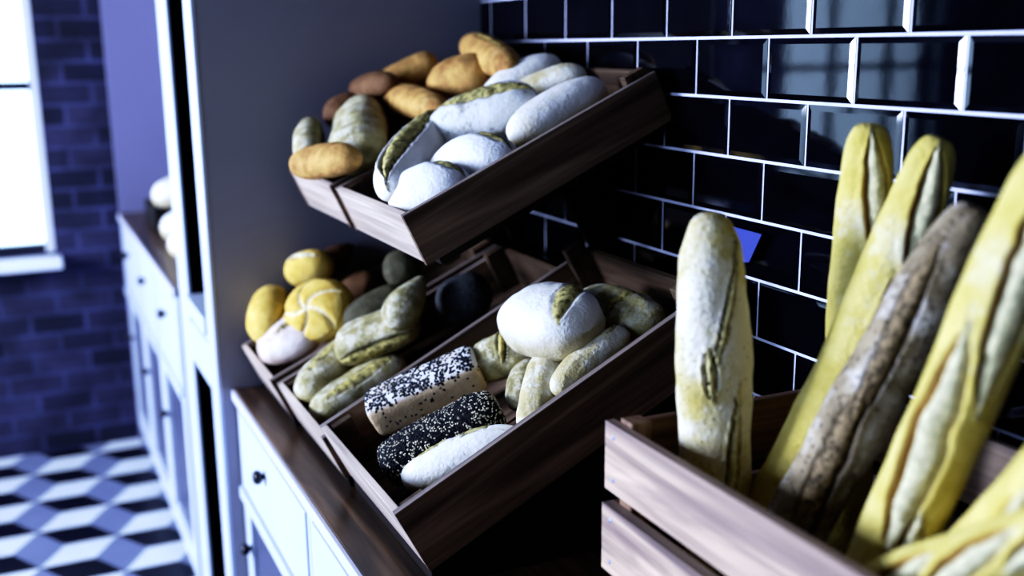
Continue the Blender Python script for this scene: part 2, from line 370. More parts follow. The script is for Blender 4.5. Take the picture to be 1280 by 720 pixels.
# ------------------------------------------------------------------ crates
TILT = math.radians(25)
DEBUG = False
class Crate:
    """a tilted tray-like wooden crate; local axes u up the slope, v along the wall, w out of the tray"""
    def __init__(self, x, z, y0, y1, length, h, label, group, tilt=TILT, posts=0.014):
        self.root = empty('wooden_crate', (x, y0, z), (0, -tilt, 0)); tag(self.root, label, 'crate', group)
        self.o = Vector((x, y0, z)); self.W = Vector((-math.sin(tilt), 0, math.cos(tilt))); self.U = Vector((math.cos(tilt), 0, math.sin(tilt)))
        D = y1 - y0; t = .012; L = length; r = self.root; self.t = tilt; self.L = L; self.D = D
        self.h = h
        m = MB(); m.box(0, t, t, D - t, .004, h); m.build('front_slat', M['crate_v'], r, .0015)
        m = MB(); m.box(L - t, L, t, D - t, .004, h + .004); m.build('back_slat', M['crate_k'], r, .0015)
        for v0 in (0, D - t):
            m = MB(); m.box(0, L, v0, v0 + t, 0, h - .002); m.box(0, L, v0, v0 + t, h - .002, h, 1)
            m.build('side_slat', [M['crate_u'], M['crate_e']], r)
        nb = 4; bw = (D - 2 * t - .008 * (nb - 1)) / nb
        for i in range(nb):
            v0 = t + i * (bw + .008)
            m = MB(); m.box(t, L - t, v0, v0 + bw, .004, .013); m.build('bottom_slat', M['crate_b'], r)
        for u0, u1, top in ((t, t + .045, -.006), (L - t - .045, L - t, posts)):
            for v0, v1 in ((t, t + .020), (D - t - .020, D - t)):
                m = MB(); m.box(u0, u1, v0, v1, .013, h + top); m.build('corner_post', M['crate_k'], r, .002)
    def settle(self, o):
        """keep a bread inside the boards and above the bottom of the crate"""
        V = Vector((0, 1, 0)); pts = [o.matrix_world @ v.co - self.o for v in o.data.vertices]
        loc = [(p.dot(self.U), p.dot(V), p.dot(self.W)) for p in pts]
        sh = Vector((0, 0, 0)); lo = min(l[2] for l in loc)
        if lo < .014: sh += self.W * (.014 - lo); loc = [(a, b, c_ + .014 - lo) for a, b, c_ in loc]
        # a bread reaching past the far board is piled higher and nearer
        for it in range(20):
            over = max(max([l[1] for l in loc if l[2] < self.h + .004] or [0]) - (self.D - .014), max(l[1] for l in loc) - (self.D + .015))
            if over <= 0.002: break
            d = (EYE - o.location).normalized(); k = min(over / -d.y, .03)
            mv = d * k; sh += mv; loc = [(a + mv.dot(self.U), b + mv.y, c_ + mv.dot(self.W)) for a, b, c_ in loc]
        inside = [l for l in loc if l[2] < self.h + .004]
        for k, ax, size in ((0, self.U, self.L), (1, V, self.D)):
            if not inside: break
            a, b = min(l[k] for l in inside), max(l[k] for l in inside)
            m0, m1 = .014 - a, (size - .014) - b
            if m0 > 0 and m1 < 0: sh += ax * (m0 + m1) / 2
            elif m0 > 0: sh += ax * min(m0, m1)
            elif m1 < 0: sh += ax * max(m1, m0)
        if DEBUG: print('SETTLE', o['label'][:50], [round(x, 3) for x in (sh.dot(self.U), sh.y, sh.dot(self.W))])
        o.location = o.location + sh
    def on(self, px, py, w): return at_plane(px, py, self.o + self.W * w, self.W)

G1 = 'sloping crates on the worktop'; G2 = 'sloping crates on the upper shelf'
Z = lambda z: EYE.z + z
big = Crate(0.517, Z(-.787), 1.424, 1.853, 0.63, 0.118, 'large sloping brown crate holding the two seeded loaves', G1, math.radians(27), .03)
mid = Crate(0.512, Z(-.800), 1.862, 2.235, 0.60, 0.098, 'sloping crate of grey-green loaves between two other crates on worktop', G1)
end = Crate(0.500, Z(-.795), 2.243, 2.560, 0.60, 0.098, 'sloping crate of yellow rolls on worktop next to the grey partition', G1)
upr = Crate(0.628, Z(-.368), 1.700, 2.115, 0.545, 0.098, 'upper sloping crate of floury white loaves with dark side board', G2)
upl = Crate(0.628, Z(-.368), 2.150, 2.500, 0.545, 0.098, 'upper sloping crate of golden rolls next to the grey partition', G2)

def riser(cr, y0, y1, length, label):
    x, z = cr.o.x, cr.o.z
    t = cr.t; a = (x + .004, z - .003); b_ = (x + .004 + math.cos(t) * (length - .02), z - .003 + math.sin(t) * (length - .02))
    m = MB(); m.prism([(a[0] + .006, TOP + .001), (b_[0], TOP + .001), b_, a], y0, y1)
    o = m.build('sloped_riser', M['riser'], None, .002); tag(o, label, 'display stand', 'dark risers under the lower crates')
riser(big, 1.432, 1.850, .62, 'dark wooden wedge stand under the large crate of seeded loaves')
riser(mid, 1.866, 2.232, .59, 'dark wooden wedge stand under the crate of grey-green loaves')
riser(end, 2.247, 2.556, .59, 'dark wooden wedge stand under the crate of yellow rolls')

# upper shelf: a dark sloping board on two wall brackets
sh = empty('sloped_shelf', (WALL, 2.1, 1.3)); tag(sh, 'black sloping shelf board on brackets under the upper crates', 'shelf')
m = MB(); t = TILT
def slope(u, w_): return (0.628 + u * math.cos(t) - w_ * math.sin(t) - WALL, Z(-.368) + u * math.sin(t) + w_ * math.cos(t) - 1.3)
m.prism([slope(.03, -.002), slope(.535, -.002), slope(.527, -.02), slope(.03, -.02)], -.38, .40)
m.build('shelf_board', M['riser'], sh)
for yb in (-.20, .25):
    m = MB(); m.prism([slope(.36, -.021), slope(.525, -.021), (-.002, -.06), (-.02, -.06)], yb - .008, yb + .008); m.build('bracket', M['riser'], sh)

# the near upright crate of baguettes
NX0, NX1, NY0, NY1 = 0.68, 1.085, 0.50, 1.176
nc = empty('wooden_crate', (NX0, NY0, TOP)); tag(nc, 'tall slatted wooden crate in front, full of standing baguettes', 'crate')
HN = Z(-.488) - TOP
W_, D_ = NX1 - NX0, NY1 - NY0
sh_ = .096; gap = (HN - 3 * sh_ - .004) / 2
for i in range(3):
    z1 = HN - i * (sh_ + gap); z0 = z1 - sh_
    m = MB(); m.box(0 - (.004 if i else 0), .014, 0, D_, z0, z1)
    for y in (.022, D_ - .022):
        for zz in (z0 + .018, z1 - .018): m.lathe([(.0035, 0), (.0035, .001)], (-(.004 if i else 0), y, zz), (-1, 0, 0), 8, 1)
    m.build('front_slat', [M['slat_y'], M['nail']], nc, .002)
    m = MB(); m.box(W_ - .014, W_, 0, D_, z0, z1); m.build('back_slat', M['slat_y'], nc, .002)
    for y0 in (0, D_ - .014):
        m = MB(); m.box(.0145, W_ - .0145, y0, y0 + .014, z0, z1 + (.0 if i else -.004)); m.build('end_slat', M['slat_x'], nc, .002)
for x0 in (.0145, W_ - .0145 - .03):
    for y0 in (.0145, D_ - .0145 - .03):
        m = MB(); m.box(x0, x0 + .03, y0, y0 + .03, .012, HN + .006); m.build('corner_post', M['crate_w'], nc, .002)
for i in range(4):
    y0 = .0145 + i * (D_ - .029) / 4
    m = MB(); m.box(.0145, W_ - .0145, y0 + .003, y0 + (D_ - .029) / 4 - .003, .002, .012); m.build('bottom_slat', M['slat_x'], nc)

# blue card leaning on the tiles behind the first baguette
m = MB()
cz = [at_plane(px, py, Vector((1.098, 0, 0)), Vector((1, 0, 0))) for px, py in ((866, 270), (952, 293), (936, 328), (880, 330))]
m.poly([(v.x, v.y, v.z) for v in cz] + [(v.x + .003, v.y, v.z) for v in cz], [(0, 1, 2, 3), (7, 6, 5, 4), (0, 4, 5, 1), (1, 5, 6, 2), (2, 6, 7, 3), (3, 7, 4, 0)])
# lower edge continues down to the worktop as a thin stick
v = (cz[2] + cz[3]) / 2
card = m.build('blue_card', M['card']); tag(card, 'blue card on the black tiles behind the floury baguette', 'card')
m = MB(); m.box(1.102, 1.107, v.y - .004, v.y + .004, TOP + .001, v.z + .02); m.build('stick', M['knob'], card)

# ------------------------------------------------------------------ bread
def bread_mesh(name, L, W, H, e=2.2, ex=2.1, flat=0.8, lumps=0.05, lf=14, taper=0.0, bend=0.0, cuts=(), star=0, seed=0, nu=76, nv=64, wr=0.0, flour_all=False, f0=-.12, fk=1.7, peak=0.0, base=0.0):
    """a loaf along x with z up. cuts: (x0, a0, x1, a1, width, depth, ear) with x in -1..1 and a the angle from the top"""
    R = (W + H) / 4; rnd = Vector((seed * 3.17, seed * 1.31, seed * 7.7))
    vs, ms = [], []
    def point(x, a, rad):
        y, z = math.sin(a), math.cos(a)
        k = (abs(y) ** ex + abs(z) ** ex) ** (-1 / ex); y *= k; z *= k
        if z < 0: z *= flat
        p = Vector((x * L / 2, y * W / 2 * rad * (1 + taper * x), z * H / 2 * rad * (1 + taper * x)))
        nrm = Vector((x * .35, y, z)).normalized()
        d = lumps * R * (noise.noise(p * lf + rnd) + .45 * noise.noise(p * lf * 2.7 + rnd))
        if wr: d -= wr * R * max(0, .25 - abs(noise.noise(Vector((p.x * lf * .6, p.y * lf * 1.6, p.z * lf * 1.6)) + rnd * 2))) * 4 * max(0, z + .3)
        crumb = edge = 0.0
        S = a * R * .95
        if base and z < -.25: edge = base * min(1, (-.25 - z) * 3)
        for (x0, a0, x1, a1, wd, dp, ear, *bow) in cuts:
            A = Vector((x0 * L / 2, a0 * R)); B = Vector((x1 * L / 2, a1 * R)); ab = B - A
            tt = ((Vector((p.x, S)) - A).dot(ab)) / ab.length_squared
            wob = .16 * wd * noise.noise(Vector((p.x * 60, seed, a0)))
            sd = ((p.x - A.x) * ab.y - (S - A.y) * ab.x) / ab.length + wob
            if bow: sd += bow[0] * (1 - (2 * min(1, max(0, tt)) - 1) ** 2)
            if -.04 < tt < 1.04:
                wt = wd * max(.05, 1 - (2 * min(1, max(0, tt)) - 1) ** 2) ** .6
                u = sd / wt
                if abs(u) < 1.0:
                    sm = min(1, (1 - abs(u)) * 5)
                    crumb = max(crumb, sm)
                    prof = .55 * math.exp(-(u / .5) ** 2) - math.exp(-((abs(u) - .84) / .17) ** 2) * (1.25 if ear * u > 0 else .6)
                    d += dp * prof + dp * .35 * noise.noise(p * 60 + rnd) * sm
                    if ear * u > .72: edge = max(edge, min(1, (ear * u - .72) * 6))
                    elif ear * u < -.86: edge = max(edge, .5)
                elif abs(u) < 1.8:
                    k = 1 - (abs(u) - 1) / .8
                    d += dp * (.6 if ear * u > 0 else .3) * k * min(1, (abs(u) - 1) * 6)
                    if ear * u > 0: edge = max(edge, .7 * max(0, 1 - (abs(u) - 1) / .3))
        if star:
            rr = math.hypot(p.x / (L / 2), p.y / (W / 2)); th = math.atan2(p.y / W, p.x / L)
            if z > 0 or rr < .2:
                ph = ((th + .9 * rr) * star / (2 * PI)) % 1.0; dist = min(ph, 1 - ph) * 2 * PI / star * max(rr, .02) * L / 2
                wdt = .0055
                if rr < .93 and z * rad > .15:
                    if dist < wdt: d -= .006 * (1 - (dist / wdt)) ; crumb = max(crumb, (1 - dist / wdt) ** .5)
                    d += .004 * min(1, dist / .015)
        p = p + nrm * d
        if peak and z > 0: p.z += peak * H * math.exp(-((x * .9) ** 2 + (1.3 * y) ** 2) * 2.2)
        p.y += bend * L * (x * x - .35)
        fl = 1.0 if flour_all else max(0, min(1, (z - f0) * fk))
        return p, (crumb, edge, fl)
    vs.append(point(-1, 0, 0)[0]); ms.append((0, 0, .6))
    for i in range(1, nu):
        x = -math.cos(PI * i / nu); rad = (1 - abs(x) ** e) ** (1 / e)
        for j in range(nv):
            a = 2 * PI * j / nv; a = a if a <= PI else a - 2 * PI
            p, mk = point(x, a, rad); vs.append(p); ms.append(mk)
    vs.append(point(1, 0, 0)[0]); ms.append((0, 0, .6))
    fs = []
    for j in range(nv):
        fs.append((0, 1 + j, 1 + (j + 1) % nv)); k = 1 + (nu - 2) * nv
        fs.append((len(vs) - 1, k + (j + 1) % nv, k + j))
    for i in range(nu - 2):
        for j in range(nv):
            a, b_ = 1 + i * nv + j, 1 + i * nv + (j + 1) % nv
            fs.append((a, a + nv, b_ + nv, b_))
    me = bpy.data.meshes.new(name); me.from_pydata([tuple(v) for v in vs], [], fs)
    at = me.color_attributes.new('mask', 'FLOAT_COLOR', 'POINT')
    for i, c_ in enumerate(ms): at.data[i].color = (c_[0], c_[1], c_[2], 1)
    for p_ in me.polygons: p_.use_smooth = True
    me.update()
    return me

def place(o, p0, p1, up, roll=0.0):
    """lay the object's x axis from p0 to p1 with z as near `up` as it can be, then roll it about its length"""
    x = (p1 - p0).normalized(); z = (up - x * up.dot(x)).normalized(); y = z.cross(x)
    R = Matrix((x, y, z)).transposed() @ Matrix.Rotation(roll, 3, 'X')
    o.matrix_world = Matrix.Translation((p0 + p1) / 2) @ R.to_4x4(); bpy.context.view_layer.update()

def bread(name, label, cat, group, mat, cr, a, b_, h, W, H, roll=0.0, ext=1.0, **kw):
    """a bread whose long axis runs between two points of the crate's plane at height h (h may be a pair)"""
    h0, h1 = h if isinstance(h, tuple) else (h, h)
    p0, p1 = cr.on(a[0], a[1], h0), cr.on(b_[0], b_[1], h1)
    L = (p1 - p0).length * ext
    o = bpy.data.objects.new(name, bread_mesh(name, L, W, H, **kw)); C.objects.link(o); o.data.materials.append(mat)
    place(o, p0, p1, cr.W, roll); tag(o, label, cat, group); cr.settle(o)
    return o

FL = (0.76, 0.74, 0.69)
B = {}
B['floury'] = crust('floury white crust', (0.42, 0.36, 0.22), (0.60, 0.54, 0.38), (0.50, 0.43, 0.17), (0.035, 0.022, 0.010), FL, 0.95, 9)
B['grey'] = crust('grey floury crust', (0.13, 0.115, 0.075), (0.26, 0.23, 0.15), (0.42, 0.36, 0.14), (0.02, 0.014, 0.008), (0.62, 0.62, 0.60), 0.70, 24)
B['snow'] = crust('snow white floury crust', (0.60, 0.56, 0.45), (0.66, 0.62, 0.5), (0.50, 0.43, 0.17), (0.05, 0.03, 0.012), (0.82, 0.82, 0.83), 1.25, 9)
B['pale'] = crust('pale yellow crust', (0.46, 0.38, 0.18), (0.60, 0.52, 0.29), (0.50, 0.43, 0.17), (0.05, 0.03, 0.012), (0.72, 0.70, 0.62), 0.5, 16)
B['dough'] = crust('plain pale crust', (0.50, 0.42, 0.24), (0.62, 0.54, 0.34), (0.50, 0.43, 0.17), (0.05, 0.03, 0.012), (0.76, 0.74, 0.70), 0.75, 8)
B['olive'] = crust('olive mottled crust', (0.20, 0.17, 0.08), (0.44, 0.38, 0.17), (0.50, 0.42, 0.15), (0.03, 0.02, 0.01), (0.60, 0.56, 0.42), 0.50, 34)
B['gold'] = crust('golden brown crust', (0.26, 0.13, 0.04), (0.56, 0.34, 0.11), (0.60, 0.42, 0.13), (0.10, 0.035, 0.01), (0.62, 0.45, 0.20), 0.15, 9)
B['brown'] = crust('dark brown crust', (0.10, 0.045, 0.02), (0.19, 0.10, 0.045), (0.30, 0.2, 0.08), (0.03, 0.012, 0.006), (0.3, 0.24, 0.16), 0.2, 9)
B['kaiser'] = crust('yellow roll crust', (0.52, 0.34, 0.06), (0.70, 0.52, 0.15), (0.80, 0.74, 0.52), (0.14, 0.06, 0.01), (0.74, 0.60, 0.30), 0.25, 8, rag=.7)
B['pink'] = crust('pale rosy crust', (0.46, 0.32, 0.24), (0.60, 0.46, 0.36), (0.30, 0.24, 0.10), (0.12, 0.08, 0.03), (0.70, 0.62, 0.58), 0.6, 10)
B['bag'] = crust('yellow baguette crust', (0.55, 0.44, 0.105), (0.69, 0.58, 0.20), (0.72, 0.66, 0.40), (0.30, 0.13, 0.022), (0.74, 0.68, 0.46), 0.30, 7, rag=.7)
B['bagflour'] = crust('floury baguette crust', (0.50, 0.40, 0.13), (0.64, 0.54, 0.24), (0.62, 0.54, 0.26), (0.13, 0.07, 0.02), (0.76, 0.71, 0.58), 0.55, 9, spot=0.35, rag=.7)
B['rustic'] = crust('rustic brown baguette crust', (0.19, 0.145, 0.085), (0.40, 0.32, 0.20), (0.30, 0.22, 0.12), (0.03, 0.018, 0.01), (0.62, 0.56, 0.48), 0.40, 16, spot=0.85)
B['tan'] = crust('tan loaf crust', (0.46, 0.33, 0.19), (0.60, 0.45, 0.28), (0.5, 0.4, 0.2), (0.05, 0.03, 0.02), (0.74, 0.72, 0.70), 0.75, 9)
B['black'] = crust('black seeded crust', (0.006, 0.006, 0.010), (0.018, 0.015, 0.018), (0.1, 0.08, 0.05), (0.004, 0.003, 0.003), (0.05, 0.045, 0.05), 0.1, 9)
B['dim'] = crust('shaded olive crust', (0.05, 0.045, 0.025), (0.11, 0.095, 0.05), (0.15, 0.12, 0.05), (0.01, 0.008, 0.004), (0.13, 0.12, 0.10), 0.35, 30)  # olive crust darkened, shade beneath the upper crates is in the colour
B['slate'] = crust('slate grey seeded crust', (0.03, 0.03, 0.032), (0.065, 0.065, 0.065), (0.1, 0.09, 0.06), (0.01, 0.01, 0.01), (0.12, 0.12, 0.12), 0.3, 30, spot=0.8)  # slate grey loaf, taken darker still for the shade it lies in
M['seed_black'] = paint('black seeds', (0.006, 0.006, 0.012), 0.45, 0.2, 0.4, 200)
M['seed_white'] = paint('white sesame seeds', (0.70, 0.64, 0.46), 0.5, 0.15, 0.4, 200)

def seeds(o, n, mats, shares, topmost, size, seed):
    """seeds pressed into the crust of a loaf: one mesh nobody could count"""
    rn = random.Random(seed); me = o.data; m = MB()
    polys = [p for p in me.polygons]; ws = [p.area * max(0.0, topmost(p.center, p.normal)) for p in polys]
    for p in rn.choices(polys, ws, k=n):
        vs_ = [me.vertices[i].co for i in p.vertices]
        r = [rn.random() + .01 for _ in vs_]; sm = sum(r); c_ = Vector((0, 0, 0))
        for v_, k in zip(vs_, r): c_ += v_ * (k / sm)
        nr = p.normal; tdir = nr.orthogonal().normalized(); tdir = Matrix.Rotation(rn.random() * 2 * PI, 3, nr) @ tdir; bt = nr.cross(tdir)
        a, b_, h = size * rn.uniform(.8, 1.25), size * rn.uniform(.5, .65), size * rn.uniform(.35, .55)
        tdir = (tdir + nr * rn.uniform(-.25, .25)).normalized()
        pts = [c_ + tdir * a, c_ + (tdir * .35 + bt * 0) * a + bt * b_, c_ - tdir * a * .45 + bt * b_ * .9, c_ - tdir * a * .9, c_ - tdir * a * .45 - bt * b_ * .9, c_ + tdir * a * .35 - bt * b_, c_ + nr * h, c_ - nr * h * .3]
        fs = [(i, (i + 1) % 6, 6) for i in range(6)] + [((i + 1) % 6, i, 7) for i in range(6)]
        m.poly(pts, fs, 0 if rn.random() < shares else 1, True)
    s_ = m.build('seeds', mats, o); s_['kind'] = 'stuff'
    return s_

# ---- large crate: seeded loaves and floury breads
g3 = 'breads in the large crate'
o = bread('bread_loaf', 'long tan loaf with pale top under black seeds, rear of two seeded loaves', 'bread', g3, B['tan'], big, (464, 520), (602, 458), .066, .082, .082, ext=.94, roll=.20, e=9, ex=3.6, flat=.95, lumps=.035, seed=1, nu=90, f0=.72, fk=7)
seeds(o, 1000, [M['seed_black'], M['seed_white']], .95, lambda c_, n_: (1.0 if n_.z > .6 else .05) * (1.6 if noise.noise(c_ * 60) > 0 else .4), .0037, 5)
o = bread('bread_loaf', 'dark loaf covered in black and white sesame seeds', 'bread', g3, B['black'], big, (478, 588), (628, 510), .072, .090, .090, ext=.97, e=4.5, ex=2.5, flat=.95, lumps=.05, seed=2, nu=90)
seeds(o, 4600, [M['seed_white'], M['seed_black']], .42, lambda c_, n_: 1.0 if noise.noise(c_ * 30) > -.1 else .55, .0026, 6)
bread('bread_loaf', 'small white floury loaf against the front corner of the large crate', 'bread', g3, B['floury'], big, (504, 602), (654, 544), .060, .075, .075, e=2.6, lumps=.06, wr=.05, seed=3, cuts=[(-.7, .2, -.1, .5, .006, .004, 1), (.0, .3, .6, .35, .006, .004, 1)])
bread('bread_loaf', 'large round white floury loaf with a ragged split, on top in the large crate', 'bread', g3, B['floury'], big, (634, 392), (750, 416), .145, .145, .125, roll=-.1, ext=.80, e=2.5, ex=2.4, flat=.9, lumps=.06, seed=4, nu=120, nv=110,
      cuts=[(-.02, 1.3, .80, -.72, .021, .0035, 0, .010)])
bread('bread_loaf', 'yellowish loaf tucked behind the round white loaf in back corner', 'bread', g3, B['olive'], big, (724, 378), (822, 402), .095, .090, .088, e=2.6, lumps=.11, wr=.06, seed=5, cuts=[(.2, -1.0, .55, 1.1, .012, .009, 1)])
bread('bread_loaf', 'yellow-olive crusty loaf between the tan seeded loaf and round white loaf', 'bread', g3, B['olive'], big, (592, 462), (672, 428), .085, .100, .092, e=2.8, lumps=.12, wr=.06, seed=6, cuts=[(.0, -1.2, .4, .6, .010, .010, 1)])
bread('bread_roll', 'narrow pale loaf leaning on the rim of the large crate', 'bread', g3, B['pale'], big, (692, 492), (782, 414), .098, .062, .060, e=2.8, lumps=.09, wr=.05, seed=7, cuts=[(.5, -.4, .95, .1, .006, .004, 1)])
bread('bread_roll', 'pale tapering roll standing by the rim beside the narrow pale loaf', 'bread', g3, B['pale'], big, (662, 548), (688, 440), (.070, .105), .066, .064, e=2.8, lumps=.07, wr=.04, seed=8, taper=.06)
bread('bread_roll', 'small olive roll half hidden behind the pale tapering roll', 'bread', g3, B['olive'], big, (646, 510), (666, 450), .060, .062, .060, e=2.4, lumps=.08, seed=9)

# ---- upper right crate: floury loaves
g6 = 'floury loaves in the upper crate'
bread('bread_loaf', 'long white-edged loaf with a deep dark lengthwise split, at the crate front', 'bread', g6, B['floury'], upr, (466, 250), (540, 160), .078, .098, .090, roll=.05, e=2.7, lumps=.04, seed=11, nu=110, nv=90, bend=-.06, f0=-.9,
      cuts=[(-.95, -.05, .92, .0, .028, .011, -1)])
bread('bread_roll', 'round snow-white floury roll in the front corner of the upper crate', 'bread', g6, B['snow'], upr, (490, 258), (584, 234), .080, .122, .098, e=2.2, lumps=.04, seed=12, peak=.10, cuts=[(-.05, .75, .98, .10, .018, .005, -1)])
bread('bread_roll', 'round snow-white floury roll, second along the upper crate rim', 'bread', g6, B['snow'], upr, (540, 220), (644, 196), .080, .118, .100, e=2.2, lumps=.04, seed=13, peak=.10, cuts=[(-.05, .75, .98, .10, .018, .005, -1)])
bread('bread_loaf', 'big oval grey-white loaf with ragged split on its top, middle of upper crate', 'bread', g6, B['grey'], upr, (534, 172), (674, 124), .112, .118, .112, roll=.12, e=2.5, lumps=.05, seed=14, nu=120, nv=96, f0=-.9,
      cuts=[(-.55, .10, .99, -.05, .027, .007, -1)])
bread('bread_loaf', 'smooth pale oval loaf leaning against the dark side board', 'bread', g6, B['dough'], upr, (638, 174), (754, 108), .088, .096, .088, roll=.2, e=2.6, lumps=.035, seed=15)
bread('bread_loaf', 'topmost floury white loaf at the back of the upper crate', 'bread', g6, B['dough'], upr, (626, 116), (720, 66), .115, .100, .086, e=2.4, lumps=.04, seed=16)
bread('bread_loaf', 'pale yellow loaf between the topmost white loaf and the smooth oval loaf', 'bread', g6, B['pale'], upr, (646, 124), (742, 88), .098, .092, .080, e=2.4, lumps=.05, seed=17)

# ---- upper left crate: golden rolls
g5 = 'rolls in the upper left crate'
bread('bread_roll', 'golden roll lying at the front of the upper roll crate', 'bread', g5, B['gold'], upl, (370, 206), (446, 200), .155, .080, .076, e=2.4, lumps=.09, seed=21)
bread('bread_roll', 'dark olive roll with pale rim behind the front golden roll', 'bread', g5, B['olive'], upl, (388, 202), (388, 160), .105, .078, .075, roll=-.9, e=2.5, lumps=.05, seed=22, base=1.0)
bread('bread_roll', 'large grey-green floury roll in the middle of the upper roll crate', 'bread', g5, B['olive'], upl, (448, 202), (454, 136), .105, .128, .11, roll=-.3, ext=.80, e=3.6, ex=2.6, lumps=.08, seed=23, taper=-.08)
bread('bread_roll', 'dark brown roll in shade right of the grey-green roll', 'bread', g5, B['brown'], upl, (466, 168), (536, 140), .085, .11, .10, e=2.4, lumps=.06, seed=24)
bread('bread_roll', 'small bright golden roll above the dark brown roll', 'bread', g5, B['gold'], upl, (484, 118), (550, 138), .120, .080, .072, e=2.6, lumps=.08, seed=25)
bread('bread_roll', 'long golden roll pointing up the crate near the top of the pile', 'bread', g5, B['gold'], upl, (468, 118), (546, 80), .140, .092, .086, e=3.4, ex=2.5, lumps=.08, seed=26, taper=.12)
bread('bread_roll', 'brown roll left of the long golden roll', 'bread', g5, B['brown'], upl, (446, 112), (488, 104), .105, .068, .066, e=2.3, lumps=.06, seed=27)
bread('bread_roll', 'big round golden roll next to the oval grey-white loaf', 'bread', g5, B['gold'], upl, (542, 114), (620, 90), .135, .130, .120, e=2.4, lumps=.06, seed=28)
bread('bread_roll', 'topmost golden roll tilted against the tiles', 'bread', g5, B['gold'], upl, (586, 56), (638, 84), .135, .085, .080, e=2.6, lumps=.05, seed=29, cuts=[(-.8, .3, .7, .3, .010, .002, 1)])
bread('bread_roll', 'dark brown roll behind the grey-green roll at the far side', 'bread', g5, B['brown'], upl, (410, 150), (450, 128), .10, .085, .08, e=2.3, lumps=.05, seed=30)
bread('bread_roll', 'small reddish brown roll under the long golden roll', 'bread', g5, B['gold'], upl, (452, 132), (490, 122), .135, .07, .066, e=2.3, lumps=.05, seed=31)

# ---- lower end crate: yellow rolls
g1 = 'rolls in the crate by the partition'
def round_roll(name, label, mat, cr, c_, half, h, H, up_tilt, group, **kw):
    a = (c_[0] - half, c_[1] + half * .25); b_ = (c_[0] + half, c_[1] - half * .25)
    return bread(name, label, 'bread', group, mat, cr, a, b_, h, 2.0 * half / 1340 * 2.5, H, roll=up_tilt, **kw)
round_roll('kaiser_roll', 'yellow kaiser roll with pale star cuts on its top', B['kaiser'], end, (402, 390), 39, .150, .105, .85, g1, e=2.2, lumps=.02, star=5, seed=41, nu=110, nv=96)
bread('bread_roll', 'yellow-rimmed round roll with a dark flat side at the front left of the crate', 'bread', g1, B['kaiser'], end, (334, 424), (340, 366), .118, .125, .105, roll=-.75, ext=.66, e=2.3, lumps=.04, seed=42, base=1.0)
round_roll('bread_roll', 'pale rosy round roll in the front corner of the roll crate', B['pink'], end, (346, 434), 36, .116, .098, .3, g1, e=2.3, lumps=.06, seed=43, cuts=[(.0, -.3, .7, .4, .010, .004, 1)])
round_roll('bread_roll', 'yellow roll with a crease behind the kaiser roll', B['kaiser'], end, (388, 336), 24, .125, .100, .6, g1, e=2.2, lumps=.05, seed=44, cuts=[(-.8, .35, .8, .25, .007, .006, 1)])
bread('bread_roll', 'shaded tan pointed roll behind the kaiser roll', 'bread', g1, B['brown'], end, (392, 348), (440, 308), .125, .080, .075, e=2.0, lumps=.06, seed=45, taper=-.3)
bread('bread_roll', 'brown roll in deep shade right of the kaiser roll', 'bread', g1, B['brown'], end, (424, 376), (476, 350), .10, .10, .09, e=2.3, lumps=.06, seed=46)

# ---- lower middle crate: grey-green loaves
g2 = 'loaves in the crate of grey-green loaves'
bread('ciabatta', 'grey-green split ciabatta at the front left of its crate', 'bread', g2, B['olive'], mid, (360, 508), (446, 430), .070, .098, .088, e=3.2, ex=2.6, lumps=.08, seed=51, cuts=[(-.7, -.1, .85, .05, .012, .004, 1)])
bread('ciabatta', 'grey-green ciabatta lying along the wall of the large crate', 'bread', g2, B['olive'], mid, (392, 525), (506, 452), .062, .095, .082, e=3.2, ex=2.6, lumps=.07, seed=52, cuts=[(-.7, -.45, .8, -.4, .014, .003, 1)])
bread('ciabatta', 'thick floury grey ciabatta with yellow underside on top of two others', 'bread', g2, B['olive'], mid, (424, 438), (522, 400), .128, .120, .085, e=4.0, ex=3.0, lumps=.06, seed=53, nu=90, cuts=[(-.98, -1.62, .98, -1.62, .020, .003, -1)])
bread('bread_roll', 'yellow triangular bun standing on the thick grey ciabatta', 'bread', g2, B['olive'], mid, (490, 410), (530, 346), (.165, .20), .075, .075, e=2.0, lumps=.05, seed=54, taper=-.45)
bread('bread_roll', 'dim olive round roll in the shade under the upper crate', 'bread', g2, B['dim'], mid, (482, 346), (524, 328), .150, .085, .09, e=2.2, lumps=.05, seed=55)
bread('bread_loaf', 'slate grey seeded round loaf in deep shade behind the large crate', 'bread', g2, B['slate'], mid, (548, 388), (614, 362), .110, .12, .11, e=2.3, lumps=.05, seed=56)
bread('bread_loaf', 'shaded grey loaf in the back of the crate behind the yellow triangular bun', 'bread', g2, B['dim'], mid, (436, 412), (508, 370), .095, .105, .095, e=2.6, lumps=.06, seed=57)

